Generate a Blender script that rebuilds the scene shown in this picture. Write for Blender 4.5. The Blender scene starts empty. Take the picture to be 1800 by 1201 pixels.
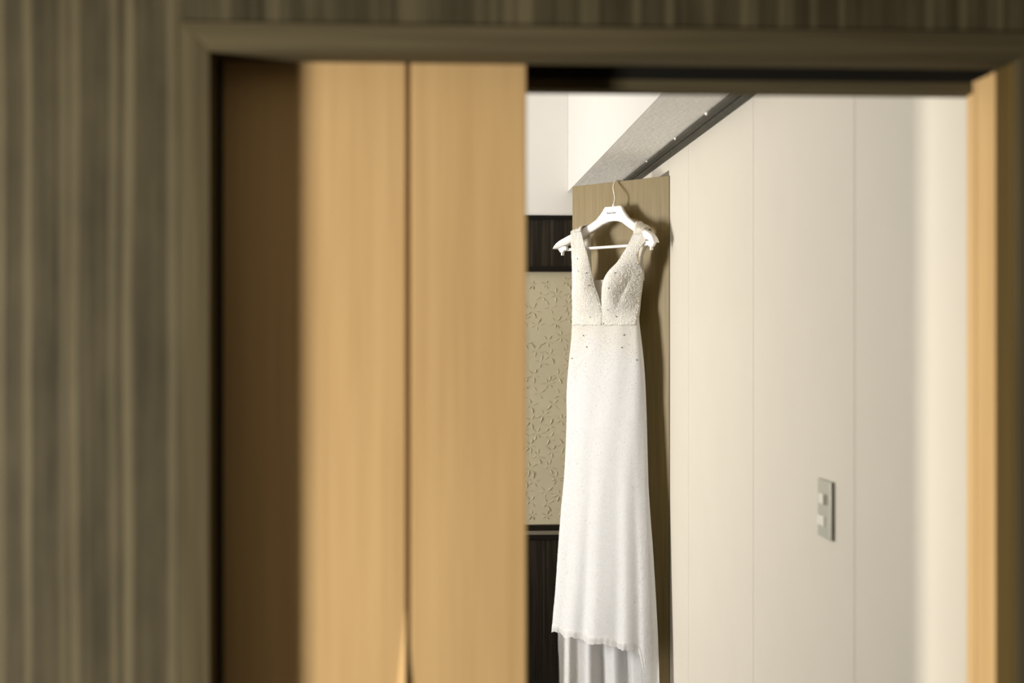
import bpy, bmesh, math, random
from mathutils import Vector, Matrix, noise

random.seed(7)
S = bpy.context.scene
COL = S.collection
R = math.radians

# ------------------------------------------------------------------ camera
CAM_Z = 1.6
cd = bpy.data.cameras.new('camera')
cam = bpy.data.objects.new('camera', cd)
COL.objects.link(cam)
cam.location = (0, 0, CAM_Z)
cam.rotation_euler = (R(90), 0, -math.atan(143 / 2500))
cd.sensor_width = 36.0
cd.lens = 50.0
cd.shift_y = -11.5 / 1800
cd.clip_start = 0.05
cd.dof.use_dof = True
cd.dof.focus_distance = 5.33
cd.dof.aperture_fstop = 2.5
S.camera = cam

# ------------------------------------------------------------------ world and daylight
w = bpy.data.worlds.new('sky')
S.world = w
w.use_nodes = True
bg = w.node_tree.nodes['Background']
bg.inputs[0].default_value = (0.86, 0.93, 1.0, 1)
bg.inputs[1].default_value = 1.0

def window_light(name, loc, rot, sx, sy, power, color, spread=180):
    l = bpy.data.lights.new(name, 'AREA')
    l.shape = 'RECTANGLE'; l.size = sx; l.size_y = sy
    l.energy = power; l.color = color; l.spread = R(spread)
    o = bpy.data.objects.new(name, l); COL.objects.link(o)
    o.location = loc; o.rotation_euler = rot
    return o

# daylight in the front room: a narrow tall window in its left wall
window_light('daylight_front_room', (-2.35, 0.69, 1.16), (R(90), 0, R(-90)), 0.33, 1.36, 146, (1.0, 0.945, 0.84))
# daylight in the bedroom: the window in its left wall
window_light('daylight_bedroom', (-3.63, 5.32, 1.50), (R(90), 0, R(-90)), 0.80, 1.6, 252, (1.0, 0.968, 0.92))

vs = S.view_settings
vs.view_transform = 'Standard'
vs.look = 'None'
vs.exposure = 0.0
vs.gamma = 1.0
vs.use_curve_mapping = False

# ------------------------------------------------------------------ helpers
def tag(o, label=None, cat=None, group=None, kind=None):
    if label: o['label'] = label
    if cat: o['category'] = cat
    if group: o['group'] = group
    if kind: o['kind'] = kind
    return o

def mesh_obj(name, verts, faces, mat, parent=None, smooth=False, bevel=0.0, solid=0.0):
    me = bpy.data.meshes.new(name)
    me.from_pydata([tuple(v) for v in verts], [], faces)
    me.validate(); me.update()
    if smooth:
        me.polygons.foreach_set('use_smooth', [True] * len(me.polygons))
    if mat: me.materials.append(mat)
    o = bpy.data.objects.new(name, me); COL.objects.link(o)
    if parent: o.parent = parent
    if solid:
        m = o.modifiers.new('thickness', 'SOLIDIFY'); m.thickness = solid; m.offset = 0
    if bevel:
        m = o.modifiers.new('bevel', 'BEVEL'); m.width = bevel; m.segments = 2; m.limit_method = 'ANGLE'
    return o

class MB:
    def __init__(s): s.v = []; s.f = []
    def add(s, vs_, fs):
        k = len(s.v); s.v += [tuple(v) for v in vs_]; s.f += [tuple(i + k for i in f) for f in fs]
    def box(s, x0, x1, y0, y1, z0, z1):
        s.add([(x0, y0, z0), (x1, y0, z0), (x1, y1, z0), (x0, y1, z0), (x0, y0, z1), (x1, y0, z1), (x1, y1, z1), (x0, y1, z1)],
              [(0, 3, 2, 1), (4, 5, 6, 7), (0, 1, 5, 4), (1, 2, 6, 5), (2, 3, 7, 6), (3, 0, 4, 7)])
        return s
    def prism(s, poly, y0, y1):          # polygon in x, z swept along y (counter-clockwise seen from -y)
        n = len(poly)
        s.add([(x, y0, z) for x, z in poly] + [(x, y1, z) for x, z in poly],
              [tuple(range(n)), tuple(range(2 * n - 1, n - 1, -1))] + [(i, i + n, (i + 1) % n + n, (i + 1) % n) for i in range(n)])
        return s
    def tube(s, pts, r, seg=10, cap=True):
        pts = [Vector(p) for p in pts]; n = len(pts); k = len(s.v)
        rr = r if isinstance(r, (list, tuple)) else [r] * n
        prev = None
        for i, p in enumerate(pts):
            t = (pts[min(i + 1, n - 1)] - pts[max(i - 1, 0)]).normalized()
            if prev is None:
                ref = Vector((0, 0, 1)) if abs(t.z) < 0.9 else Vector((0, 1, 0))
                u = t.cross(ref).normalized()
            else:
                u = (prev - t * prev.dot(t)).normalized()
            prev = u; q = t.cross(u)
            for j in range(seg):
                a = 2 * math.pi * j / seg
                s.v.append(tuple(p + (u * math.cos(a) + q * math.sin(a)) * rr[i]))
        for i in range(n - 1):
            for j in range(seg):
                a = k + i * seg + j; b = k + i * seg + (j + 1) % seg
                s.f.append((a, b, b + seg, a + seg))
        if cap:
            s.f.append(tuple(k + j for j in range(seg))[::-1])
            s.f.append(tuple(k + (n - 1) * seg + j for j in range(seg)))
        return s
    def grid(s, rows):
        k = len(s.v); m = len(rows[0])
        for r_ in rows: s.v += [tuple(p) for p in r_]
        for i in range(len(rows) - 1):
            for j in range(m - 1):
                a = k + i * m + j
                s.f.append((a, a + 1, a + 1 + m, a + m))
        return s
    def build(s, name, mat, parent=None, **kw): return mesh_obj(name, s.v, s.f, mat, parent, **kw)

def box(name, x0, x1, y0, y1, z0, z1, mat, parent=None, bevel=0.0):
    return MB().box(x0, x1, y0, y1, z0, z1).build(name, mat, parent, bevel=bevel)

def empty(name, loc=(0, 0, 0), rz=0.0):
    o = bpy.data.objects.new(name, None); COL.objects.link(o)
    o.location = loc; o.rotation_euler = (0, 0, rz); o.empty_display_size = 0.1
    return o

def struct(o, label=None): return tag(o, label, kind='structure')

def lerp_tab(tab, x):
    if x <= tab[0][0]: return tab[0][1]
    for (a, va), (b, vb) in zip(tab, tab[1:]):
        if x <= b:
            k = (x - a) / (b - a); return va + (vb - va) * k
    return tab[-1][1]

# ------------------------------------------------------------------ materials
def new_mat(name):
    m = bpy.data.materials.new(name); m.use_nodes = True
    nt = m.node_tree; return m, nt, nt.nodes['Principled BSDF']

def N(nt, t, **kw):
    n = nt.nodes.new(t)
    for k, v in kw.items(): setattr(n, k, v)
    return n

def coords(nt, scale, kind='Object'):
    tc = N(nt, 'ShaderNodeTexCoord'); mp = N(nt, 'ShaderNodeMapping')
    mp.inputs['Scale'].default_value = scale
    nt.links.new(tc.outputs[kind], mp.inputs['Vector'])
    return mp.outputs['Vector']

def noise_tex(nt, vec, scale, detail=3, rough=0.55):
    n = N(nt, 'ShaderNodeTexNoise'); n.inputs['Scale'].default_value = scale
    n.inputs['Detail'].default_value = detail; n.inputs['Roughness'].default_value = rough
    nt.links.new(vec, n.inputs['Vector']); return n.outputs['Fac']

def ramp(nt, fac, stops, interp='LINEAR'):
    r = N(nt, 'ShaderNodeValToRGB'); cr = r.color_ramp; cr.interpolation = interp
    while len(cr.elements) < len(stops): cr.elements.new(0.5)
    for e, (p, c) in zip(cr.elements, stops):
        e.position = p; e.color = (*c, 1) if len(c) == 3 else c
    nt.links.new(fac, r.inputs['Fac']); return r.outputs['Color']

def mix(nt, fac, a, b, mode='MIX'):
    m = N(nt, 'ShaderNodeMix'); m.data_type = 'RGBA'; m.blend_type = mode
    if isinstance(fac, (int, float)): m.inputs[0].default_value = fac
    else: nt.links.new(fac, m.inputs[0])
    for i, v in ((6, a), (7, b)):
        if isinstance(v, tuple): m.inputs[i].default_value = (*v, 1)
        else: nt.links.new(v, m.inputs[i])
    return m.outputs[2]

def bump(nt, bs, height, strength, dist):
    b = N(nt, 'ShaderNodeBump'); b.inputs['Strength'].default_value = strength; b.inputs['Distance'].default_value = dist
    nt.links.new(height, b.inputs['Height']); nt.links.new(b.outputs['Normal'], bs.inputs['Normal'])

def plain(name, col, rough=0.6, var=0.04, spec=0.3, metal=0.0, bscale=0, bstr=0.2, bdist=0.001):
    m, nt, bs = new_mat(name)
    v = coords(nt, (1, 1, 1)); f = noise_tex(nt, v, 6.0)
    a = tuple(max(0, c * (1 - var)) for c in col); b = tuple(min(1, c * (1 + var)) for c in col)
    nt.links.new(ramp(nt, f, [(0.3, a), (0.7, b)]), bs.inputs['Base Color'])
    bs.inputs['Roughness'].default_value = rough; bs.inputs['Metallic'].default_value = metal
    bs.inputs['Specular IOR Level'].default_value = spec
    if bscale: bump(nt, bs, noise_tex(nt, v, bscale, 4), bstr, bdist)
    return m

def wood(name, dark, light, axis='z', coarse=30.0, fine=220.0, rough=0.55, spec=0.25, lo=0.35, hi=0.65, finemix=0.35, along=1.0):
    m, nt, bs = new_mat(name)
    def sc(k, a):
        return {'z': (k, k, a), 'x': (a, k, k)}[axis]
    f1 = noise_tex(nt, coords(nt, sc(coarse, along)), 1.0, 3, 0.6)
    f2 = noise_tex(nt, coords(nt, sc(fine, along * 3)), 1.0, 2, 0.6)
    c1 = ramp(nt, f1, [(lo, dark), (hi, light)])
    c2 = ramp(nt, f2, [(0.35, dark), (0.65, light)])
    nt.links.new(mix(nt, finemix, c1, c2), bs.inputs['Base Color'])
    bs.inputs['Roughness'].default_value = rough; bs.inputs['Specular IOR Level'].default_value = spec
    bump(nt, bs, f2, 0.12, 0.0006)
    return m

def veneer_wall(name, dark, light):
    """dark striped veneer: vertical pale lines of uneven width, softly wavering"""
    m, nt, bs = new_mat(name)
    tc = N(nt, 'ShaderNodeTexCoord')
    wob = noise_tex(nt, coords(nt, (9, 9, 2.2)), 1.0, 2)
    sep = N(nt, 'ShaderNodeSeparateXYZ'); nt.links.new(tc.outputs['Object'], sep.inputs[0])
    ma = N(nt, 'ShaderNodeMath', operation='MULTIPLY_ADD')
    nt.links.new(wob, ma.inputs[0]); ma.inputs[1].default_value = 0.012
    nt.links.new(sep.outputs['X'], ma.inputs[2])
    # hand-laid run of lines beside the doorway
    mr = N(nt, 'ShaderNodeMapRange'); mr.inputs['From Min'].default_value = -0.62 + 0.006; mr.inputs['From Max'].default_value = -0.32 + 0.006
    nt.links.new(ma.outputs[0], mr.inputs['Value'])
    def pos(x): return (x + 0.62) / 0.30
    stops = [(0.0, 0.15)]
    for x0, x1, lv in ((-0.600, -0.587, 0.75), (-0.561, -0.551, 0.95), (-0.512, -0.503, 0.6), (-0.499, -0.486, 0.75), (-0.445, -0.434, 0.65), (-0.425, -0.412, 0.95), (-0.367, -0.353, 0.75)):
        stops += [(pos(x0 - 0.002), 0.12 + 0.1 * random.random()), (pos(x0 + 0.002), lv), (pos(x1 - 0.002), lv), (pos(x1 + 0.002), 0.12 + 0.12 * random.random())]
    r1 = ramp(nt, mr.outputs['Result'], [(min(max(p, 0), 1), (v, v, v)) for p, v in stops])
    # free-running lines elsewhere
    nse = noise_tex(nt, coords(nt, (58, 58, 0.35)), 1.0, 2.5, 0.65)
    r2 = ramp(nt, nse, [(0.50, (0.14,) * 3), (0.56, (0.55,) * 3), (0.63, (0.85,) * 3)])
    gt = N(nt, 'ShaderNodeMath', operation='GREATER_THAN'); gt.inputs[1].default_value = -0.345
    nt.links.new(sep.outputs['X'], gt.inputs[0])
    lines = mix(nt, gt.outputs[0], r1, r2)
    fine = noise_tex(nt, coords(nt, (130, 130, 1.6)), 1.0, 3, 0.6)
    cloud = noise_tex(nt, coords(nt, (14, 14, 5)), 1.0, 3, 0.6)
    body = mix(nt, 0.30, lines, ramp(nt, fine, [(0.35, (0, 0, 0)), (0.65, (0.8, 0.8, 0.8))]))
    body = mix(nt, 0.18, body, ramp(nt, cloud, [(0.35, (0, 0, 0)), (0.65, (0.8, 0.8, 0.8))]))
    nt.links.new(ramp(nt, body, [(0.0, dark), (0.75, light)]), bs.inputs['Base Color'])
    bs.inputs['Roughness'].default_value = 0.6; bs.inputs['Specular IOR Level'].default_value = 0.2
    bump(nt, bs, fine, 0.15, 0.0006)
    return m

M = {}
VD, VL = (0.019, 0.0145, 0.006), (0.128, 0.106, 0.060)
M['veneer'] = veneer_wall('striped dark veneer', VD, VL)
M['veneer_v'] = wood('dark veneer trim upright', (0.062, 0.049, 0.026), (0.135, 0.112, 0.064), 'z', 55, 200, 0.85, 0.08)
M['veneer_h'] = wood('dark veneer trim level', (0.062, 0.049, 0.026), (0.135, 0.112, 0.064), 'x', 55, 200, 0.85, 0.08)
M['brown'] = wood('brown stained reveal', (0.075, 0.049, 0.016), (0.11, 0.074, 0.026), 'z', 30, 180, 0.9, 0.05)
M['oak'] = wood('pale oak', (0.53, 0.340, 0.155), (0.67, 0.455, 0.22), 'z', 18, 160, 0.7, 0.12, lo=0.3, hi=0.7, finemix=0.3)
M['track'] = plain('blackened track', (0.012, 0.011, 0.009), 0.5)
M['closet_oak'] = wood('olive brown oak', (0.132, 0.091, 0.028), (0.248, 0.181, 0.066), 'z', 26, 320, 0.5, lo=0.3, hi=0.7, finemix=0.5, along=1.4)
M['cream'] = plain('cream wall panel', (0.545, 0.505, 0.43), 0.55, 0.012)
M['white'] = plain('white plaster', (0.86, 0.84, 0.80), 0.8, 0.01)
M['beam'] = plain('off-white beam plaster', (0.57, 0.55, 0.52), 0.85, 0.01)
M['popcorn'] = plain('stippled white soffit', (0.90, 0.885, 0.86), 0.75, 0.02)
M['rail'] = wood('grey brown rail', (0.022, 0.02, 0.013), (0.06, 0.055, 0.04), 'z', 30, 120)
M['black_veneer'] = wood('blackish striped veneer', (0.008, 0.006, 0.004), (0.055, 0.045, 0.03), 'z', 70, 300, 0.35, 0.3, 0.48, 0.68)
M['black'] = plain('black lacquered rail', (0.010, 0.008, 0.006), 0.35)
M['grey_strip'] = plain('grey brown metal strip', (0.20, 0.175, 0.13), 0.4)
M['emboss'] = plain('embossed sage wall panel', (0.57, 0.51, 0.355), 0.5, 0.03, bscale=60, bstr=0.1)
M['plastic'] = plain('white hanger plastic', (0.86, 0.835, 0.80), 0.35, 0.01, 0.5)
M['wire'] = plain('cream coated hook wire', (0.78, 0.73, 0.62), 0.35, 0.02, 0.5)
M['ink'] = plain('grey ink', (0.04, 0.038, 0.036), 0.6)
M['silver'] = plain('satin silver plastic', (0.38, 0.375, 0.325), 0.4, 0.02, 0.5, 0.3)
M['button'] = plain('ivory button plastic', (0.66, 0.63, 0.55), 0.4, 0.01)
M['recess'] = plain('grey recess', (0.22, 0.20, 0.15), 0.6)
M['carpet'] = plain('dark brown carpet', (0.012, 0.010, 0.007), 0.95, 0.12, 0.05, bscale=300, bstr=0.5)
M['ceiling'] = plain('ceiling plaster', (0.36, 0.34, 0.30), 0.9, 0.01)
M['dim_wall'] = plain('umber wallpaper', (0.10, 0.085, 0.06), 0.85, 0.05)
M['frame'] = plain('window frame paint', (0.75, 0.73, 0.68), 0.5, 0.02)

def fabric(name, col, trans=0.18, bscale=420, bstr=0.35, sheer=0.0, rough=0.55):
    m, nt, bs = new_mat(name)
    v = coords(nt, (1, 1, 1))
    vo = N(nt, 'ShaderNodeTexVoronoi'); vo.inputs['Scale'].default_value = bscale; nt.links.new(v, vo.inputs['Vector'])
    f = noise_tex(nt, v, 90, 4, 0.7)
    a = tuple(c * 0.93 for c in col)
    nt.links.new(ramp(nt, f, [(0.35, a), (0.6, col)]), bs.inputs['Base Color'])
    bs.inputs['Roughness'].default_value = rough; bs.inputs['Specular IOR Level'].default_value = 0.35
    bump(nt, bs, vo.outputs['Distance'], bstr, 0.0015)
    out = nt.nodes['Material Output']
    tr = N(nt, 'ShaderNodeBsdfTranslucent'); tr.inputs['Color'].default_value = (*col, 1)
    ms = N(nt, 'ShaderNodeMixShader'); ms.inputs[0].default_value = trans
    nt.links.new(bs.outputs[0], ms.inputs[1]); nt.links.new(tr.outputs[0], ms.inputs[2])
    last = ms
    if sheer:
        tp = N(nt, 'ShaderNodeBsdfTransparent'); m2 = N(nt, 'ShaderNodeMixShader'); m2.inputs[0].default_value = sheer
        nt.links.new(last.outputs[0], m2.inputs[1]); nt.links.new(tp.outputs[0], m2.inputs[2]); last = m2
    nt.links.new(last.outputs[0], out.inputs['Surface'])
    return m

M['satin'] = fabric('beaded ivory crepe', (0.86, 0.858, 0.86), 0.36)
def lace_fade(m, col):
    # lace applique thinning out down from the waist in uneven tongues
    nt = m.node_tree; bs = nt.nodes['Principled BSDF']
    old = bs.inputs['Base Color'].links[0].from_socket
    tc = N(nt, 'ShaderNodeTexCoord'); sp = N(nt, 'ShaderNodeSeparateXYZ'); nt.links.new(tc.outputs['Object'], sp.inputs[0])
    nz = noise_tex(nt, coords(nt, (16, 6, 9)), 1.0, 5, 0.7)
    ad = N(nt, 'ShaderNodeMath', operation='MULTIPLY_ADD'); nt.links.new(nz, ad.inputs[0]); ad.inputs[1].default_value = 0.45; nt.links.new(sp.outputs['Z'], ad.inputs[2])
    mr = N(nt, 'ShaderNodeMapRange'); mr.inputs['From Min'].default_value = 1.66; mr.inputs['From Max'].default_value = 1.87
    nt.links.new(ad.outputs[0], mr.inputs['Value'])
    nt.links.new(mix(nt, mr.outputs['Result'], old, col), bs.inputs['Base Color'])
lace_fade(M['satin'], (0.81, 0.77, 0.69))
M['lace'] = fabric('beaded tulle lace', (0.83, 0.785, 0.695), 0.2, 300, 0.6, 0.10)
M['tulle'] = fabric('sheer tulle', (0.86, 0.85, 0.83), 0.3, 700, 0.2, 0.30)
M['net'] = fabric('sheer skin-toned net', (0.84, 0.80, 0.72), 0.3, 700, 0.2, 0.05)
M['bead'] = plain('pearl bead', (0.96, 0.95, 0.93), 0.4, 0.02, 0.6)
M['crystal'] = plain('smoky crystal', (0.20, 0.18, 0.15), 0.1, 0.05, 1.0)

# ------------------------------------------------------------------ front wall with the doorway
FY = 2.0                      # face of the striped wall
OX0, OX1, OZ = -0.306, 0.8394, 1.9938
CW = 0.041                    # casing width
m = MB()
m.box(-2.34, OX0 - CW, FY, FY + 0.066, 0, 2.42)
m.box(OX1 + CW, 1.45, FY, FY + 0.066, 0, 2.42)
m.box(OX0 - CW, OX1 + CW, FY, FY + 0.066, OZ + CW + 0.002, 2.42)
struct(m.build('wall_front', M['veneer']), 'dark striped veneer wall around the doorway')
cy0, cy1 = FY - 0.006, FY + 0.068
struct(MB().prism([(OX0 - CW, 0), (OX0, 0), (OX0, OZ), (OX0 - CW, OZ + CW)], cy0, cy1).build('trim_1', M['veneer_v'], bevel=0.0012), 'dark veneer casing up the left side of the doorway')
box('shade_strip', OX0 + 0.0002, OX0 + 0.0075, FY + 0.060, FY + 0.0745, 0, OZ - 0.001, M['track'], bpy.data.objects['trim_1'])  # black strip added as painted shade, deepening the dark left return
struct(MB().prism([(OX0 - CW, OZ + CW), (OX0, OZ), (OX1, OZ), (OX1 + CW, OZ + CW)], cy0, cy1).build('trim_2', M['veneer_h'], bevel=0.0012), 'dark veneer casing across the top of the doorway')
struct(MB().prism([(OX1, 0), (OX1 + CW, 0), (OX1 + CW, OZ + CW), (OX1, OZ)], cy0, cy1).build('trim_3', M['veneer_v'], bevel=0.0012), 'dark veneer casing up the right side of the doorway')
box('reveal_board', OX1 - 0.0022, OX1 - 0.0002, FY - 0.001, cy1, 0, OZ - 0.001, M['brown'], bpy.data.objects['trim_3'], 0.0008)
# oak jamb: board and narrow stop strip behind a groove
j = struct(MB().box(OX1, 0.868, FY + 0.069, FY + 0.147, 0, OZ - 0.001).build('trim_4', M['oak'], bevel=0.0015), 'pale oak door jamb at the right of the doorway')
box('stop_strip', OX1 - 0.001, 0.868, FY + 0.150, FY + 0.184, 0, OZ - 0.001, M['oak'], j, 0.001)
box('groove', OX1 + 0.006, 0.868, FY + 0.1471, FY + 0.1499, 0, OZ - 0.001, M['track'], j)
# head of the opening: track slot and the rear header board
t = struct(box('trim_5', OX0 - 0.3, 0.868, FY + 0.158, FY + 0.20, 1.974, 1.9915, M['veneer_h'], bevel=0.002), 'dark rear header board behind the sliding door track')
struct(MB().box(OX0 - 0.3, 0.868, FY + 0.069, FY + 0.157, 2.045, 2.08).box(OX0 - 0.3, 0.868, FY + 0.160, FY + 0.199, 1.992, 2.08).build('trim_6', M['track']), 'black sliding door track slot above the door')
# wall behind the pocket
m = MB()
m.box(-3.65, OX0 - 0.02, FY + 0.158, FY + 0.20, 0, 1.973)
m.box(-3.65, OX0 - 0.301, FY + 0.158, FY + 0.20, 1.973, 2.081)
m.box(-3.65, 0.868, FY + 0.158, FY + 0.20, 2.081, 2.82)
struct(m.build('wall_partition', M['dim_wall']), 'rear face of the partition wall behind the sliding door')

# sliding oak door, two boards with a groove between and a raised fin pull
d = empty('door_1', (-0.03, FY + 0.078, 0.008)); struct(d, 'pale oak sliding door with a vertical groove, partly open')
DY, DT = FY + 0.076, 0.034
def dbox(name, x0, x1, y0, y1, z0, z1, mat, bevel=0.0):
    return MB().box(x0 + 0.03, x1 + 0.03, y0 - d.location.y, y1 - d.location.y, z0 - 0.008, z1 - 0.008).build(name, mat, d, bevel=bevel)
dbox('door_board', -0.55, -0.0357, DY, DY + DT, 0.008, 2.035, M['oak'], 0.0018)
dbox('door_board', -0.0288, 0.1400, DY, DY + DT, 0.008, 2.035, M['oak'], 0.0018)
dbox('groove_backing', -0.0357, -0.0288, DY + 0.012, DY + DT - 0.002, 0.008, 2.035, M['oak'])
rows = []
for i in range(41):
    u = i / 40; z = 0.70 + 0.50 * u
    p = 0.011 * math.sin(math.pi * u) ** 1.15
    wd = 0.018 * math.sin(math.pi * u) ** 1.0 + 0.0004
    xr = -0.0359
    prof = [(xr - wd, 0.001), (xr - wd * 0.72, -p * 0.45), (xr - wd * 0.35, -p * 0.85), (xr - 0.0004, -p), (xr, -p * 0.9), (xr, 0.001)]
    rows.append([(x + 0.03, DY + y - d.location.y, z - 0.008) for x, y in prof])
pull = MB().grid(rows).build('pull_handle', M['oak'], d, smooth=False)
pull['label'] = 'tapered oak fin pull'

# ------------------------------------------------------------------ front room (behind and beside the camera)
struct(box('floor', -3.7, 1.5, -1.7, 6.75, -0.05, 0.0, M['carpet']), 'dark brown carpeted floor of both rooms')
struct(box('ceiling', -2.7, 1.5, -1.7, FY + 0.15, 2.42, 2.47, M['ceiling']), 'ceiling of the front room')
m = MB()
WY0, WY1, WZ0, WZ1 = 0.51, 0.87, 0.46, 1.86
m.box(-2.40, -2.34, -1.7, WY0, 0, 2.42); m.box(-2.40, -2.34, WY1, FY, 0, 2.42)
m.box(-2.40, -2.34, WY0, WY1, 0, WZ0); m.box(-2.40, -2.34, WY0, WY1, WZ1, 2.42)
struct(m.build('wall_left', M['dim_wall']), 'front room left wall with a narrow window')
struct(box('wall_rear', -2.34, 1.45, -1.76, -1.7, 0, 2.42, M['dim_wall']), 'front room wall behind the camera')
struct(box('wall_side', 1.45, 1.5, -1.7, FY + 0.06, 0, 2.42, M['dim_wall']), 'front room right wall')
def window(name, x0, x1, y0, y1, z0, z1, label):
    wd = MB()
    wd.box(x0, x1, y0 - 0.03, y0, z0 - 0.03, z1 + 0.03); wd.box(x0, x1, y1, y1 + 0.03, z0 - 0.03, z1 + 0.03)
    wd.box(x0, x1, y0, y1, z0 - 0.03, z0); wd.box(x0, x1, y0, y1, z1, z1 + 0.03)
    return struct(wd.build(name, M['frame']), label)
window('window_1', -2.339, -2.325, WY0, WY1, WZ0, WZ1, 'narrow front room window frame')

# ------------------------------------------------------------------ bedroom shell
CZ2 = 2.82
BY = 6.62
WX = 0.87                    # face of the cream panelled wall
struct(box('ceiling_bedroom', -3.7, 1.5, FY + 0.201, BY + 0.1, CZ2, CZ2 + 0.05, M['white']), 'white bedroom ceiling')
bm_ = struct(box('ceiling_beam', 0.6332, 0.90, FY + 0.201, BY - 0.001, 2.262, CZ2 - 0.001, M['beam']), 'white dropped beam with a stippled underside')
rows = []
for i in range(640):
    y = FY + 0.9 + (BY - 0.08 - FY - 0.9) * i / 639
    row = []
    for k in range(40):
        x = 0.6337 + (0.8184 - 0.6337) * k / 39
        e = 0 if k in (0, 39) else 1
        h = e * (max(0.0, noise.noise((x * 150, y * 150, 0))) * 0.0026 + 0.0006 * noise.noise((x * 60, y * 60, 5)))
        row.append((x, y, 2.2600 - h))
    rows.append(row)
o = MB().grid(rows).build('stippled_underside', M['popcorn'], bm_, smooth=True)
box('soffit_board', 0.6337, 0.8184, FY + 0.203, FY + 0.9, 2.2595, 2.2617, M['popcorn'], bm_)
r_ = struct(box('trim_7', 0.8185, 0.8425, FY + 0.203, BY - 0.08, 2.250, 2.2615, M['rail'], bevel=0.002), 'dark rail where the stippled soffit meets the cream wall')
box('lower_lip', 0.8435, 0.8695, FY + 0.203, BY - 0.08, 2.243, 2.2612, M['rail'], r_, 0.003)
for y, s_ in ((4.72, 0.008), (4.18, 0.010), (5.35, 0.006)):
    bb = bmesh.new(); bmesh.ops.create_icosphere(bb, subdivisions=1, radius=s_)
    me = bpy.data.meshes.new('plaster_blob'); bb.to_mesh(me); bb.free(); me.materials.append(M['white'])
    o = bpy.data.objects.new('plaster_blob', me); COL.objects.link(o); o.parent = bm_; o.location = (0.8175, y, 2.257); o.scale = (0.6, 1.6, 0.6)

# cream wall made of separate tall panels on a backing
HY = 5.156                   # end of the wall where the closet opens
wr = struct(box('wall_right', WX + 0.012, WX + 0.03, FY + 0.201, HY - 0.002, 0, 2.262, M['cream']), 'cream panelled bedroom wall')
seams = [FY + 0.201, 2.879, 3.799, 4.767, HY]
for a, b in zip(seams, seams[1:]):
    box('wall_panel', WX, WX + 0.012, a + (0.0012 if a > 2.3 else 0), b - (0.0012 if b < HY else 0), 0.0, 2.2615, M['cream'], wr, 0.0008)
# closet opening, lintel and its inside
m = MB()
m.box(WX, WX + 0.03, HY, BY - 0.09, 2.203, 2.262)
m.box(WX, WX + 0.03, 6.30, BY - 0.09, 0, 2.203)
struct(m.build('wall_closet', M['cream']), 'cream lintel and far post of the closet opening')
m = MB()
m.box(1.45, 1.48, HY - 0.05, 6.36, 0, 2.60)
m.box(WX + 0.031, 1.45, HY - 0.05, HY - 0.02, 0, 2.60)
m.box(WX + 0.031, 1.45, 6.33, 6.36, 0, 2.60)
m.box(0.901, 1.45, HY - 0.05, 6.36, 2.60, 2.63)
struct(m.build('wall_closet_inside', M['white']), 'white inside of the closet')
# left wall of the bedroom with its window
m = MB()
UY0, UY1, UZ0, UZ1 = 4.90, 5.74, 0.66, 2.34
m.box(-3.7, -3.65, FY + 0.15, UY0, 0, CZ2); m.box(-3.7, -3.65, UY1, BY + 0.1, 0, CZ2)
m.box(-3.7, -3.65, UY0, UY1, 0, UZ0); m.box(-3.7, -3.65, UY0, UY1, UZ1, CZ2)
struct(m.build('wall_bedroom', M['dim_wall']), 'bedroom left wall with its window')
struct(box('wall_light_blocker', -0.72, -0.62, FY + 0.201, 3.28, 0, CZ2 - 0.001, M['dim_wall']), 'added unseen wall that keeps bedroom daylight off the door jamb')  # added out of view to block bedroom daylight from the right jamb
window('window_2', -3.649, -3.625, UY0, UY1, UZ0, UZ1, 'bedroom window frame')

# far wall: white bulkhead, dark veneer band, embossed panel, dark base
struct(box('wall_back', -3.65, 1.45, BY, BY + 0.06, 0, CZ2, M['white']), 'far bedroom wall')
o = struct(MB().prism([(-3.649, 2.160), (0.868, 2.160), (0.868, 2.2615), (0.6325, 2.2615), (0.6325, CZ2 - 0.001), (-3.649, CZ2 - 0.001)], BY - 0.075, BY - 0.001).build('wall_bulkhead', M['white']), 'white bulkhead over the dark veneer band')
MB().box(-3.65, 0.868, BY - 0.082, BY - 0.001, 2.1545, 2.1599).build('shadow_bead', M['white'], o, bevel=0.001)
o = struct(box('trim_8', -3.64, 0.868, BY - 0.03, BY - 0.001, 1.894, 2.154, M['black_veneer']), 'blackish striped veneer band on the far wall')
box('upper_rail', -3.64, 0.868, BY - 0.042, BY - 0.030, 2.136, 2.154, M['black'], o, 0.001)
box('lower_rail', -3.64, 0.868, BY - 0.042, BY - 0.030, 1.894, 1.917, M['black'], o, 0.001)
ep = struct(box('trim_9', -3.64, 0.868, BY - 0.020, BY - 0.001, 0.7185, 1.8935, M['emboss']), 'sage wall panel embossed with crease stars')
# crease stars
def star_mesh(k):
    rnd = random.Random(40 + k); mb = MB(); n = rnd.choice((4, 5, 5, 6)); a0 = rnd.random() * 6.28
    for i in range(n):
        a = a0 + 2 * math.pi * i / n + rnd.uniform(-0.28, 0.28)
        r0 = rnd.uniform(0.004, 0.010); ln = rnd.uniform(0.018, 0.038); wd = rnd.uniform(0.0015, 0.0026); h = rnd.uniform(0.0019, 0.0033)
        ca, sa = math.cos(a), math.sin(a)
        def P(l, s_, hh): return (ca * l - sa * s_, -hh, sa * l + ca * s_)
        mb.add([P(r0, 0, 0), P(r0 + ln * 0.45, wd, 0), P(r0 + ln, 0, 0), P(r0 + ln * 0.45, -wd, 0), P(r0 + ln * 0.4, 0, h), P(r0 + ln * 0.75, 0, h * 0.7)],
               [(0, 1, 4), (1, 2, 5), (1, 5, 4), (2, 3, 5), (3, 0, 4), (3, 4, 5)])
    me = bpy.data.meshes.new('embossed_star'); me.from_pydata(mb.v, [], mb.f); me.update(); me.materials.append(M['emboss'])
    return me
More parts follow.
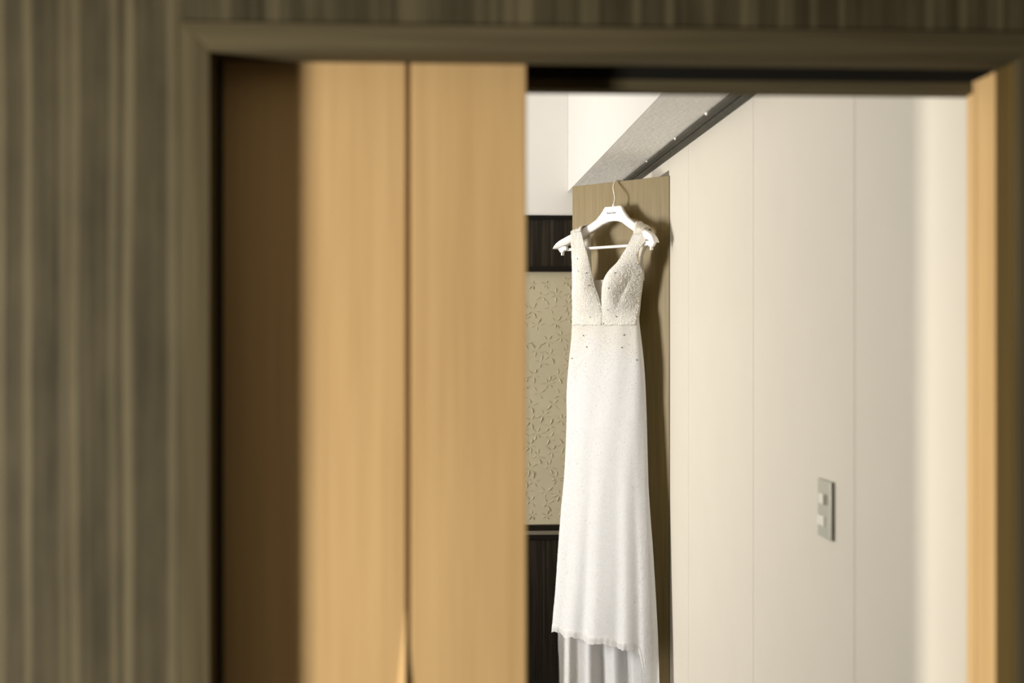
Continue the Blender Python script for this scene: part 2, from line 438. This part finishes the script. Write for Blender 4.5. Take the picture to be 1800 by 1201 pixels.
stars = [star_mesh(k) for k in range(9)]
rnd = random.Random(3)
placed = []
tries = 0
while len(placed) < 300 and tries < 9000:
    tries += 1
    x = rnd.uniform(-0.15, 0.83); z = rnd.uniform(0.755, 1.86)
    if all((x - a) ** 2 + (z - b) ** 2 > 0.054 ** 2 for a, b in placed): placed.append((x, z))
for i, (x, z) in enumerate(placed):
    o = bpy.data.objects.new('embossed_star', stars[i % 9]); COL.objects.link(o); o.parent = ep
    o.location = (x, BY - 0.0202, z); o.rotation_euler = (0, rnd.random() * 6.28, 0)
    if min(z - 0.7185, 1.8935 - z) < 0.06: o.scale = (0.65, 1, 0.65)
# the same creases over the far stretch of the panel, joined
mb = MB()
nxs, nzs = 58, 19
for i in range(nxs):
    for k in range(nzs):
        x = -3.60 + (3.60 - 0.16) * (i + rnd.uniform(0.25, 0.75)) / nxs; z = 0.75 + 1.11 * (k + rnd.uniform(0.25, 0.75)) / nzs
        me = stars[(i * 7 + k * 5) % 9]; a = rnd.random() * 6.28; ca, sa = math.cos(a), math.sin(a)
        sc = 0.6 if min(z - 0.7185, 1.8935 - z) < 0.06 else 1.0
        mb.add([(x + sc * (v.co.x * ca - v.co.z * sa), BY - 0.0202 + v.co.y, z + sc * (v.co.x * sa + v.co.z * ca)) for v in me.vertices], [tuple(f.vertices) for f in me.polygons])
mb.build('embossed_relief', M['emboss'], ep)['kind'] = 'stuff'
o = struct(box('trim_10', -3.64, 0.868, BY - 0.045, BY - 0.001, 0.692, 0.7182, M['black'], bevel=0.001), 'black rail under the embossed panel')
box('grey_strip', -3.64, 0.868, BY - 0.055, BY - 0.001, 0.6745, 0.6915, M['grey_strip'], o, 0.001)
o = struct(box('trim_11', -3.64, 0.868, BY - 0.045, BY - 0.001, 0, 0.674, M['black_veneer']), 'blackish veneer dado at the foot of the far wall')
box('dado_rail', -3.64, 0.868, BY - 0.052, BY - 0.045, 0.652, 0.674, M['black'], o, 0.001)

# ------------------------------------------------------------------ closet door the dress hangs on
LX, LY = 0.5528, 5.5366
RX, RY = 0.865, 5.1409
PW = math.hypot(RX - LX, RY - LY)
RZ = math.atan2(RY - LY, RX - LX)
tx, ty = (RX - LX) / PW, (RY - LY) / PW
nx, ny = ty, -tx            # normal towards the viewer
A0 = 0.268
PT = 2.1804
dr = empty('door_2', (LX, LY, 0.01), RZ); struct(dr, 'olive brown oak closet door standing ajar behind the dress')
MB().box(0, PW + 0.004, 0.0, 0.021, 0, PT - 0.01).build('door_leaf', M['closet_oak'], dr, bevel=0.001)
for z in (0.25, 1.1, 1.95):
    MB().box(PW - 0.025, PW - 0.006, 0.0215, 0.0265, z, z + 0.06).build('hinge', M['silver'], dr)

# frame of the things that hang on it: x along the door, -y out of the door, z up
HX, HYY = LX + tx * A0, LY + ty * A0
def loc(a, b, z): return (a, -b, z)

# ------------------------------------------------------------------ hanger
HB = 1.93
hg = empty('dress_hanger', (HX, HYY, HB), RZ)
tag(hg, 'white plastic dress hanger hooked over the top of the closet door', 'hanger')
def hl(a, b, z): return (a, -b, z - HB - 0.0025)
ztop = [(0, 2.0852), (0.040, 2.0852), (0.046, 2.080), (0.058, 2.063), (0.082, 2.039), (0.11, 2.023), (0.15, 2.005), (0.20, 1.985), (0.24, 1.966), (0.255, 1.954), (0.263, 1.940), (0.2645, 1.936)]
zbot = [(0, 2.029), (0.025, 2.027), (0.05, 2.019), (0.08, 2.003), (0.12, 1.984), (0.16, 1.968), (0.21, 1.947), (0.245, 1.936), (0.263, 1.934), (0.2645, 1.934)]
def hb(a): return 0.041 + 0.052 * (min(abs(a), 0.27) / 0.26) ** 1.7
st = sorted(set([round(-0.2645 + 0.529 * i / 84, 5) for i in range(85)] + [-0.046, -0.04, 0.04, 0.046]))
rows = []
for a in st:
    zt, zb = lerp_tab(ztop, abs(a)), lerp_tab(zbot, abs(a))
    b = hb(a); th = 0.0075 + 0.007 * min(1, max(0, abs(a) - 0.05) / 0.15); zc, zh = (zt + zb) / 2, max((zt - zb) / 2, 0.001)
    ring = []
    for k in range(16):
        f = 2 * math.pi * k / 16; ca, sa = math.cos(f), math.sin(f)
        e = 0.45
        ring.append(hl(a, b + th * math.copysign(abs(ca) ** e, ca), zc + zh * math.copysign(abs(sa) ** e, sa)))
    rows.append(ring + [ring[0]])
mb = MB().grid(rows)
mb.add(rows[0][:-1], [tuple(range(16))]); mb.add(rows[-1][:-1], [tuple(range(15, -1, -1))])
hbody = mb.build('hanger_body', M['plastic'], hg, smooth=True)
# raised frame on the head plate
fr = MB()
for x0, x1, z0, z1 in ((-0.038, 0.038, 2.0785, 2.0805), (-0.040, -0.038, 2.045, 2.0805), (0.034, 0.038, 2.040, 2.0805)):
    fr.box(x0, x1, -(hb(0.03) + 0.0086), -(hb(0) + 0.005), z0 - HB - 0.0025, z1 - HB - 0.0025)
fr.build('head_frame', M['plastic'], hbody, bevel=0.0006)
# cross bar
pts = [hl(a, hb(0.2) + 0.002, 1.9305) for a in (-0.228, -0.15, 0, 0.15, 0.228)]
MB().tube(pts, 0.0055, 10).build('trouser_bar', M['plastic'], hg, smooth=True)
# hook: collar, S-bent wire, over the top of the door
MB().tube([hl(0.000, 0.042, 2.082), hl(0.000, 0.042, 2.089), hl(0.000, 0.042, 2.0935)], [0.0062, 0.006, 0.0045], 12).build('collar', M['plastic'], hg, smooth=True)
hk = [(0.000, 0.042, 2.088), (0.002, 0.042, 2.100), (0.004, 0.041, 2.112), (0.001, 0.039, 2.124), (-0.006, 0.035, 2.138), (-0.015, 0.029, 2.152), (-0.022, 0.021, 2.166), (-0.025, 0.013, 2.177),
      (-0.024, 0.006, 2.1850), (-0.020, -0.003, 2.1870), (-0.015, -0.014, 2.1855), (-0.010, -0.024, 2.182), (-0.008, -0.028, 2.172), (-0.008, -0.028, 2.158)]
def smooth_pts(p, n=4):
    out = []
    for i in range(len(p) - 1):
        p0, p1, p2, p3 = [Vector(p[max(0, min(len(p) - 1, i + k))]) for k in (-1, 0, 1, 2)]
        for q in range(n):
            u = q / n
            out.append(0.5 * ((2 * p1) + (-p0 + p2) * u + (2 * p0 - 5 * p1 + 4 * p2 - p3) * u * u + (-p0 + 3 * p1 - 3 * p2 + p3) * u ** 3))
    out.append(Vector(p[-1])); return out
MB().tube([hl(*p) for p in smooth_pts(hk)], 0.0027, 8).build('hook', M['wire'], hg, smooth=True)
# notched clips under the arm ends
for sgn in (-1, 1):
    a1 = 0.232 * sgn
    prof = [(-0.024, 1.940), (-0.024, 1.925), (-0.010, 1.925), (-0.010, 1.920), (-0.004, 1.920), (-0.002, 1.906), (0.003, 1.906), (0.004, 1.918), (0.011, 1.919), (0.013, 1.926), (0.018, 1.926), (0.018, 1.940)]
    if sgn < 0: prof = [(-x, z) for x, z in prof][::-1]
    mb = MB(); y0 = -(hb(0.232) + 0.008); y1 = -(hb(0.232) - 0.004)
    mb.prism([(a1 + x, z - HB) for x, z in prof], y0, y1)
    mb.build('strap_clip', M['plastic'], hg, bevel=0.0008)
# printed maker's name
cu = bpy.data.curves.new('printed_name', 'FONT'); cu.body = 'Rosa Clará'; cu.size = 0.0105; cu.extrude = 0.0001; cu.offset = 0.0001; cu.align_x = 'CENTER'
to = bpy.data.objects.new('printed_name_curve', cu); COL.objects.link(to)
dg = bpy.context.evaluated_depsgraph_get(); dg.update()
me = bpy.data.meshes.new_from_object(to.evaluated_get(dg)); bpy.data.objects.remove(to)
me.materials.clear(); me.materials.append(M['ink'])
pn = bpy.data.objects.new('printed_name', me); COL.objects.link(pn); pn.parent = hg
pn.location = hl(-0.006, hb(0.025) + 0.0088, 2.0570); pn.rotation_euler = (R(90), 0, 0)
pn['label'] = 'small grey printed name'

# ------------------------------------------------------------------ wedding dress
dress = empty('wedding_dress', (HX, HYY, 0), RZ)
tag(dress, 'ivory beaded wedding dress with a deep V neck hanging on the white hanger', 'dress')
PROFILE = [  # z, centre along the door, half width, centre out of the door, half depth
(1.6620,-0.0311,0.1740,0.0583,0.0283),(1.6299,-0.0283,0.1760,0.0591,0.0291),(1.5979,-0.0281,0.1795,0.0586,0.0307),(1.5551,-0.0283,0.1860,0.0580,0.0328),
(1.4910,-0.0304,0.1954,0.0572,0.0360),(1.4374,-0.0339,0.2014,0.0554,0.0377),(1.3624,-0.0373,0.2065,0.0530,0.0400),(1.2770,-0.0327,0.2065,0.0538,0.0427),
(1.1489,-0.0310,0.2109,0.0550,0.0467),(1.0420,-0.0311,0.2171,0.0560,0.0500),(0.9355,-0.0301,0.2292,0.0600,0.0540),(0.8295,-0.0268,0.2403,0.0640,0.0580),
(0.7235,-0.0242,0.2491,0.0680,0.0620),(0.6184,-0.0184,0.2564,0.0743,0.0683),(0.5071,-0.0146,0.2659,0.0810,0.0750),(0.4086,-0.0103,0.2692,0.0862,0.0802),
(0.3021,-0.0057,0.2729,0.0918,0.0858),(0.1793,0.0003,0.2789,0.0983,0.0923),(0.0,0.0074,0.2856,0.1058,0.0998)]
PT_ = [[(-r0[0], r0[i]) for r0 in PROFILE] for i in range(1, 5)]
def prof(z):
    v = [0, 0, 0, 0]
    for dz in (-0.025, 0, 0.025):
        for i in range(4): v[i] += lerp_tab(PT_[i], -(z + dz)) / 3
    return v
def gs(x, c, s_): return math.exp(-((x - c) / s_) ** 2)
def fold(f, z):              # f in degrees
    g = min(1, max(0, (1.32 - z) / 0.95))
    h = 0.0
    h += 0.016 * gs(f, 84, 9) - 0.013 * gs(f, 99, 6) + 0.010 * gs(f, 113, 9) - 0.008 * gs(f, 130, 8) + 0.006 * gs(f, 148, 9)
    h += -0.010 * gs(f, 62, 7) + 0.008 * gs(f, 50, 7) - 0.009 * gs(f, 36, 6)
    h *= g ** 1.4
    if f > 190 and f < 350:
        k = math.sin(math.pi * (f - 190) / 160)
        h += k * g * (0.020 * math.sin(R(f) * 13.0) + 0.007 * math.sin(R(f) * 23 + 1.0) - 0.02)
    h += 0.0015 * math.sin(R(f) * 9 + z * 7) * (1 - g)
    return h
def skirt_pt(f, z):
    ct, A, cn, B = prof(z); fr_ = R(f); h = fold(f, z)
    ca, sa = math.cos(fr_), math.sin(fr_)
    nrm = Vector((ca / A, sa / B)).normalized()
    a = ct + A * ca + nrm.x * h; b = cn + B * sa + nrm.y * h
    if b < 0.008: b = 0.008 + (0.008 - b) * 0.3
    return (a, b)
def hem(f):
    tab = [(0, 0.004), (19, 0.004), (23, 0.20), (26, 0.35), (29, 0.42), (33, 0.458), (40, 0.474), (60, 0.482), (100, 0.480), (150, 0.478), (188, 0.479), (191, 0.46), (195, 0.33), (199, 0.16), (203, 0.004), (360, 0.004)]
    return lerp_tab(tab, f % 360)
NC, NR = 180, 70
rows = []
for i in range(NR + 1):
    row = []
    for jn in range(NC + 1):
        f = 360 * jn / NC; z0 = hem(f) + 0.004 * math.sin(R(f) * 11)
        z = 1.664 + (max(z0, 0.004) - 1.664) * (i / NR)
        a, b = skirt_pt(f, z)
        row.append(loc(a, b, z))
    rows.append(row)
skirt = MB().grid(rows).build('skirt', M['satin'], dress, smooth=True)
# sheer frayed band along the hem
rows = [[], [], []]
for q in range(0, 241):
    f = 20.0 + (197.0 - 20.0) * q / 240
    z0 = hem(f) + 0.004 * math.sin(R(f) * 11)
    wd = 0.017 + 0.004 * noise.noise((f * 0.35, 1.3, 0)) + 0.002 * noise.noise((f * 2.2, 3.3, 0))
    for k in range(3):
        z = max(z0 + 0.010 - (0.010 + wd) * k / 2, 0.004)
        a, b = skirt_pt(f, z)
        b += 0.0025 + 0.003 * k * noise.noise((f * 0.22, 8.0, 0)); a += 0.004 * (k / 2) * noise.noise((f * 0.3, 4.0, 2.0))
        rows[k].append(loc(a, b, z))
MB().grid(rows).build('hem_trim', M['tulle'], dress, smooth=True)['label'] = 'sheer frayed hem band'

# bodice fronts: z, along, out at the neckline edge; z, along, out at the arm edge
LB = [(1.9932,-0.1323,0.086,1.9958,-0.1841,0.090),(1.9422,-0.1097,0.090,1.9458,-0.1831,0.088),(1.8982,-0.0883,0.093,1.9027,-0.1862,0.082),(1.8372,-0.0650,0.098,1.8421,-0.1913,0.074),
(1.7789,-0.0418,0.100,1.7833,-0.1924,0.073),(1.7360,-0.0228,0.098,1.7396,-0.1924,0.073),(1.6870,-0.0128,0.093,1.6895,-0.1955,0.070),(1.6361,-0.0178,0.088,1.6371,-0.1975,0.068)]
RB = [(1.9681,0.1392,0.084,1.9643,0.2100,0.084),(1.9417,0.1239,0.086,1.9381,0.1987,0.084),(1.9032,0.0970,0.088,1.9002,0.1658,0.088),(1.8665,0.0679,0.094,1.8631,0.1648,0.084),
(1.8483,0.0454,0.098,1.8451,0.1621,0.066),(1.8340,0.0297,0.100,1.8308,0.1621,0.060),(1.8092,0.0105,0.103,1.8060,0.1574,0.058),(1.7777,0.0001,0.103,1.7750,0.1527,0.056),
(1.7356,-0.0059,0.100,1.7335,0.1440,0.054),(1.6870,-0.0118,0.094,1.6855,0.1395,0.054),(1.6361,-0.0158,0.090,1.6355,0.1390,0.054)]
def catmull_rows(T, n):
    out = []
    for i in range(len(T) - 1):
        p = [T[max(0, min(len(T) - 1, i + k))] for k in (-1, 0, 1, 2)]
        for q in range(n):
            u = q / n
            out.append([0.5 * ((2 * p[1][c]) + (-p[0][c] + p[2][c]) * u + (2 * p[0][c] - 5 * p[1][c] + 4 * p[2][c] - p[3][c]) * u * u + (-p[0][c] + 3 * p[1][c] - 3 * p[2][c] + p[3][c]) * u ** 3) for c in range(6)])
    out.append(list(T[-1])); return out
def bodice_front(T, side):
    rows = []
    tops = []
    for r0 in catmull_rows(T, 6):
        row = []
        zc = (r0[0] + r0[3]) / 2
        cup = 0.030 * gs(zc, 1.775, 0.075) if side > 0 else 0.020 * gs(zc, 1.775, 0.075)
        base = 0.012 * min(1, max(0, (1.95 - zc) / 0.1))
        below = min(1, max(0, (1.70 - zc) / 0.05))
        for k in range(19):
            u = k / 18
            pk = 0.42
            uu = u / pk * 0.5 if u < pk else 0.5 + (u - pk) / (1 - pk) * 0.5
            h = (base + cup) * math.sin(math.pi * uu) ** 0.9
            if side > 0: h -= 0.011 * gs(u, 0.83 - 0.35 * max(0, min(1, (1.84 - zc) / 0.16)), 0.07) * gs(zc, 1.765, 0.055)
            wr_ = 0.0018 * noise.noise((u * 4 + side * 7, zc * 22, 1.0))
            aa = r0[1] + (r0[4] - r0[1]) * u; bb2 = r0[2] + (r0[5] - r0[2]) * u + h + wr_
            if below > 0:                      # settle onto the skirt at the waist
                ct, A, cn, B = prof(1.65); q = max(-1, min(1, (aa - ct) / A)); bs2 = cn + B * math.sqrt(max(0.0, 1 - q * q)) + 0.0022
                bb2 = bb2 + (bs2 - bb2) * below
            row.append(loc(aa, bb2, r0[0] + (r0[3] - r0[0]) * u + 0.0012 * below * math.sin(u * 19)))
        rows.append(row)
    return rows
bl = bodice_front(LB, -1); br = bodice_front(RB, 1)
bod_l = MB().grid(bl).build('bodice_front', M['lace'], dress, smooth=True, solid=0.0016)
bod_r = MB().grid(br).build('bodice_front', M['lace'], dress, smooth=True, solid=0.0016)
# piping along the neckline edges
for rws, par in ((bl, bod_l), (br, bod_r)):
    MB().tube([Vector(r0[0]) + Vector((0, -0.0008, 0)) for r0 in rws[:-4]], 0.0016, 6).build('neckline_piping', M['satin'], par, smooth=True)
# sides and low back, from the left arm edge round the back to the right arm edge
rows = []
for z in [1.842 - 0.1925 * i / 14 for i in range(15)]:
    L0 = [lerp_tab([(-r0[-1][2], r0[-1][0]) for r0 in bl], -z), lerp_tab([(-r0[-1][2], -r0[-1][1]) for r0 in bl], -z)]
    R0 = [lerp_tab([(-r0[-1][2], r0[-1][0]) for r0 in br], -z), lerp_tab([(-r0[-1][2], -r0[-1][1]) for r0 in br], -z)]
    drop = max(0, (z - 1.79) / 0.052)
    row = []
    for k in range(31):
        u = k / 30
        a = L0[0] + (R0[0] - L0[0]) * (0.5 - 0.5 * math.cos(math.pi * u))
        e = L0[1] + (R0[1] - L0[1]) * u
        b = e + (0.028 - e) * math.sin(math.pi * u) ** 0.5
        zz = z - drop * 0.045 * math.sin(math.pi * u) ** 0.6
        row.append(loc(a, b, zz))
    rows.append(row)
MB().grid(rows).build('bodice_back', M['lace'], dress, smooth=True)
# straps: over the hanger arm and down the back
def strap(a_in, b_in, z_in, a_out, b_out, z_out, end_in, end_out):
    rows = []
    arm_b = hb((a_in + a_out) / 2)
    for i in range(25):
        u = i / 24; row = []
        for k in range(9):
            q = k / 8
            a = a_in + (a_out - a_in) * q; b0 = b_in + (b_out - b_in) * q; z0 = z_in + (z_out - z_in) * q
            bb_ = hb(a) - 0.020
            ztp = lerp_tab(ztop, abs(a)) + 0.006
            if u < 0.35:
                s_ = u / 0.35; ang = math.pi * s_
                bm2 = (b0 + bb_) / 2; br2 = (b0 - bb_) / 2
                b = bm2 + br2 * math.cos(ang); z = z0 + (ztp - z0) * math.sin(ang) ** 0.8
                if s_ > 0.5: z = max(z, z0)
                aa = a
            else:
                s_ = (u - 0.35) / 0.65
                ae = end_in + (end_out - end_in) * q
                aa = a + (ae - a) * min(1, s_ * 2.2); b = bb_ + (0.030 - bb_) * s_ ** 0.7; z = z0 + (1.80 - z0) * s_
            wob = 0.0035 * noise.noise((q * 5, u * 7, a_in * 40)) * (1 if u < 0.5 else 0.4)
            row.append(loc(aa, b + wob, z + wob * (1 if u < 0.35 else 0)))
        rows.append(row)
    return MB().grid(rows).build('strap', M['lace'], dress, smooth=True, solid=0.0014)
strap(*[LB[0][1], LB[0][2], LB[0][0], LB[0][4], LB[0][5], LB[0][3]], -0.13, -0.155)
strap(*[RB[0][1], RB[0][2], RB[0][0], RB[0][4], RB[0][5], RB[0][3]], 0.120, 0.146)
# little gathered tulle tufts on the shoulders
for a, z, n_ in ((0.178, 1.997, 5), (-0.158, 2.006, 3)):
    rows = []
    for i in range(25):
        u = i / 24
        row = []
        for k in range(9):
            q = k / 8; f = math.pi * (q * 1.1 - 0.05)
            rr = 0.013 + 0.003 * math.sin(u * 6.28 * n_)
            aa = a - 0.026 + 0.052 * u
            zz = lerp_tab(ztop, abs(aa)) - 0.006
            row.append(loc(aa, hb(aa) + (0.008 + rr) * math.cos(f), zz + rr * math.sin(f) * 1.1 + 0.002 * math.sin(u * 40)))
        rows.append(row)
    MB().grid(rows).build('shoulder_tuft', M['lace'], dress, smooth=True)
# sheer inset in the V
rows = []
for i in range(9):
    u = i / 8
    z = 1.8065 - 0.125 * u
    rows.append([loc(-0.075 + 0.065 * k / 6 + 0.02 * u, 0.074 + 0.004 * math.sin(math.pi * k / 6), z) for k in range(7)])
MB().grid(rows).build('neckline_inset', M['net'], dress, smooth=True)
# beadwork: pearls strewn over the cloth, thick on the bodice, in sprays at the waist, sparse on the skirt
OCT_V = [(1, 0, 0), (-1, 0, 0), (0, 1, 0), (0, -1, 0), (0, 0, 1), (0, 0, -1)]
OCT_F = [(0, 2, 4), (2, 1, 4), (1, 3, 4), (3, 0, 4), (2, 0, 5), (1, 2, 5), (3, 1, 5), (0, 3, 5)]
def scatter(obj, n, dens, rmin, rmax, seed, sgn=1.0):
    rnd = random.Random(seed); me = obj.data
    me.calc_loop_triangles()
    tris = [(me.vertices[t.vertices[0]].co, me.vertices[t.vertices[1]].co, me.vertices[t.vertices[2]].co) for t in me.loop_triangles]
    ar = [((b - a).cross(c - a)).length for a, b, c in tris]
    picks = rnd.choices(range(len(tris)), weights=ar, k=n)
    V, F = [], []
    for t in picks:
        a, b, c = tris[t]; u, v = rnd.random(), rnd.random()
        if u + v > 1: u, v = 1 - u, 1 - v
        p = a + (b - a) * u + (c - a) * v
        if rnd.random() > dens(p): continue
        nr = (b - a).cross(c - a).normalized()
        if nr.y > 0: nr = -nr
        r0 = rnd.uniform(rmin, rmax); p = p + nr * r0 * 0.4
        k = len(V)
        V += [(p.x + x * r0, p.y + y * r0, p.z + z * r0) for x, y, z in OCT_V]; F += [tuple(i + k for i in f) for f in OCT_F]
    return V, F
def beads(parent, src, n, dens, rmin, rmax, seed):
    V, F = scatter(src, n, dens, rmin, rmax, seed)
    o = mesh_obj('beadwork', V, F, M['bead'], parent, smooth=True); o['kind'] = 'stuff'; return o
def d_bod(p): return 0.45 + 0.55 * (noise.noise(Vector((p.x * 42, p.y * 42, p.z * 42))) > -0.05)
beads(bod_l, bod_l, 4200, d_bod, 0.0013, 0.0025, 1)
beads(bod_r, bod_r, 5200, d_bod, 0.0013, 0.0025, 2)
def d_sk(p):
    if p.y > -0.03: return 0.25
    k = min(1, max(0, (p.z - 1.40) / 0.22))
    spray = noise.noise(Vector((p.x * 30, 0, p.z * 14))) 
    side = min(1, max(0, (abs(p.x + 0.01) - 0.13) / 0.08))
    return 0.13 + 0.7 * k * (1 if spray > 0.02 else 0.2) + 0.55 * side
beads(skirt, skirt, 26000, d_sk, 0.0009, 0.0016, 3)
# single smoky crystals, set on the cloth
CR = [(-0.1642,1.8891),(-0.1147,1.8332),(-0.158,1.8411),(-0.1024,1.7854),(-0.0963,1.6668),(-0.0267,1.6427),(0.0416,1.6676),(-0.0028,1.6935),(0.0621,1.8822),(0.0357,1.8283),(0.0032,1.772),(-0.1332,1.5978),(-0.1147,1.5547),(0.0796,1.6),(0.068,1.5537),(0.143,1.5084),(-0.1955,1.5105)]
from mathutils.bvhtree import BVHTree
def bvh(o): return BVHTree.FromPolygons([v.co.copy() for v in o.data.vertices], [tuple(p.vertices) for p in o.data.polygons])
trees = [bvh(bod_l), bvh(bod_r), bvh(skirt)]
bb = bmesh.new(); bmesh.ops.create_icosphere(bb, subdivisions=1, radius=0.0028)
cme = bpy.data.meshes.new('crystal'); bb.to_mesh(cme); bb.free(); cme.materials.append(M['crystal'])
vd = Vector((-0.68, -0.73, 0.0)).normalized()
for a, z in CR:
    # aim along the measured line onto the cloth
    o0 = Vector((a + 0.68 * 0.6, -0.07 - 0.73 * 0.6, z)); best = None
    for t in trees:
        h = t.ray_cast(o0, Vector((-0.68, 0.73, 0)).normalized())
        if h[0] is not None and (best is None or h[3] < best[1]): best = (h[0], h[3])
    if best is None: continue
    o = bpy.data.objects.new('crystal', cme); COL.objects.link(o); o.parent = dress; o.location = best[0] + Vector((0.68, -0.73, 0)) * 0.0025

# ------------------------------------------------------------------ wall switch
sw = empty('wall_switch', (WX, 3.0745, 1.217), 0)
tag(sw, 'slim silver wall switch with two ivory buttons on the cream wall', 'switch')
def sbox(name, y0, y1, z0, z1, x0, x1, mat, bevel=0.0, parent=None):
    return MB().box(x0 - WX, x1 - WX, y0 - 3.0745, y1 - 3.0745, z0 - 1.217, z1 - 1.217).build(name, mat, parent or sw, bevel=bevel)
sbox('face_plate', 3.0226, 3.1265, 1.1547, 1.2817, 0.861, 0.8699, M['silver'], 0.002)
sbox('button_recess', 3.046, 3.107, 1.2285, 1.2515, 0.8604, 0.8612, M['recess'])
sbox('rocker_button', 3.068, 3.107, 1.2285, 1.2515, 0.8575, 0.8611, M['button'], 0.001)
sbox('lower_button', 3.067, 3.122, 1.180, 1.202, 0.8588, 0.8611, M['button'], 0.0008)
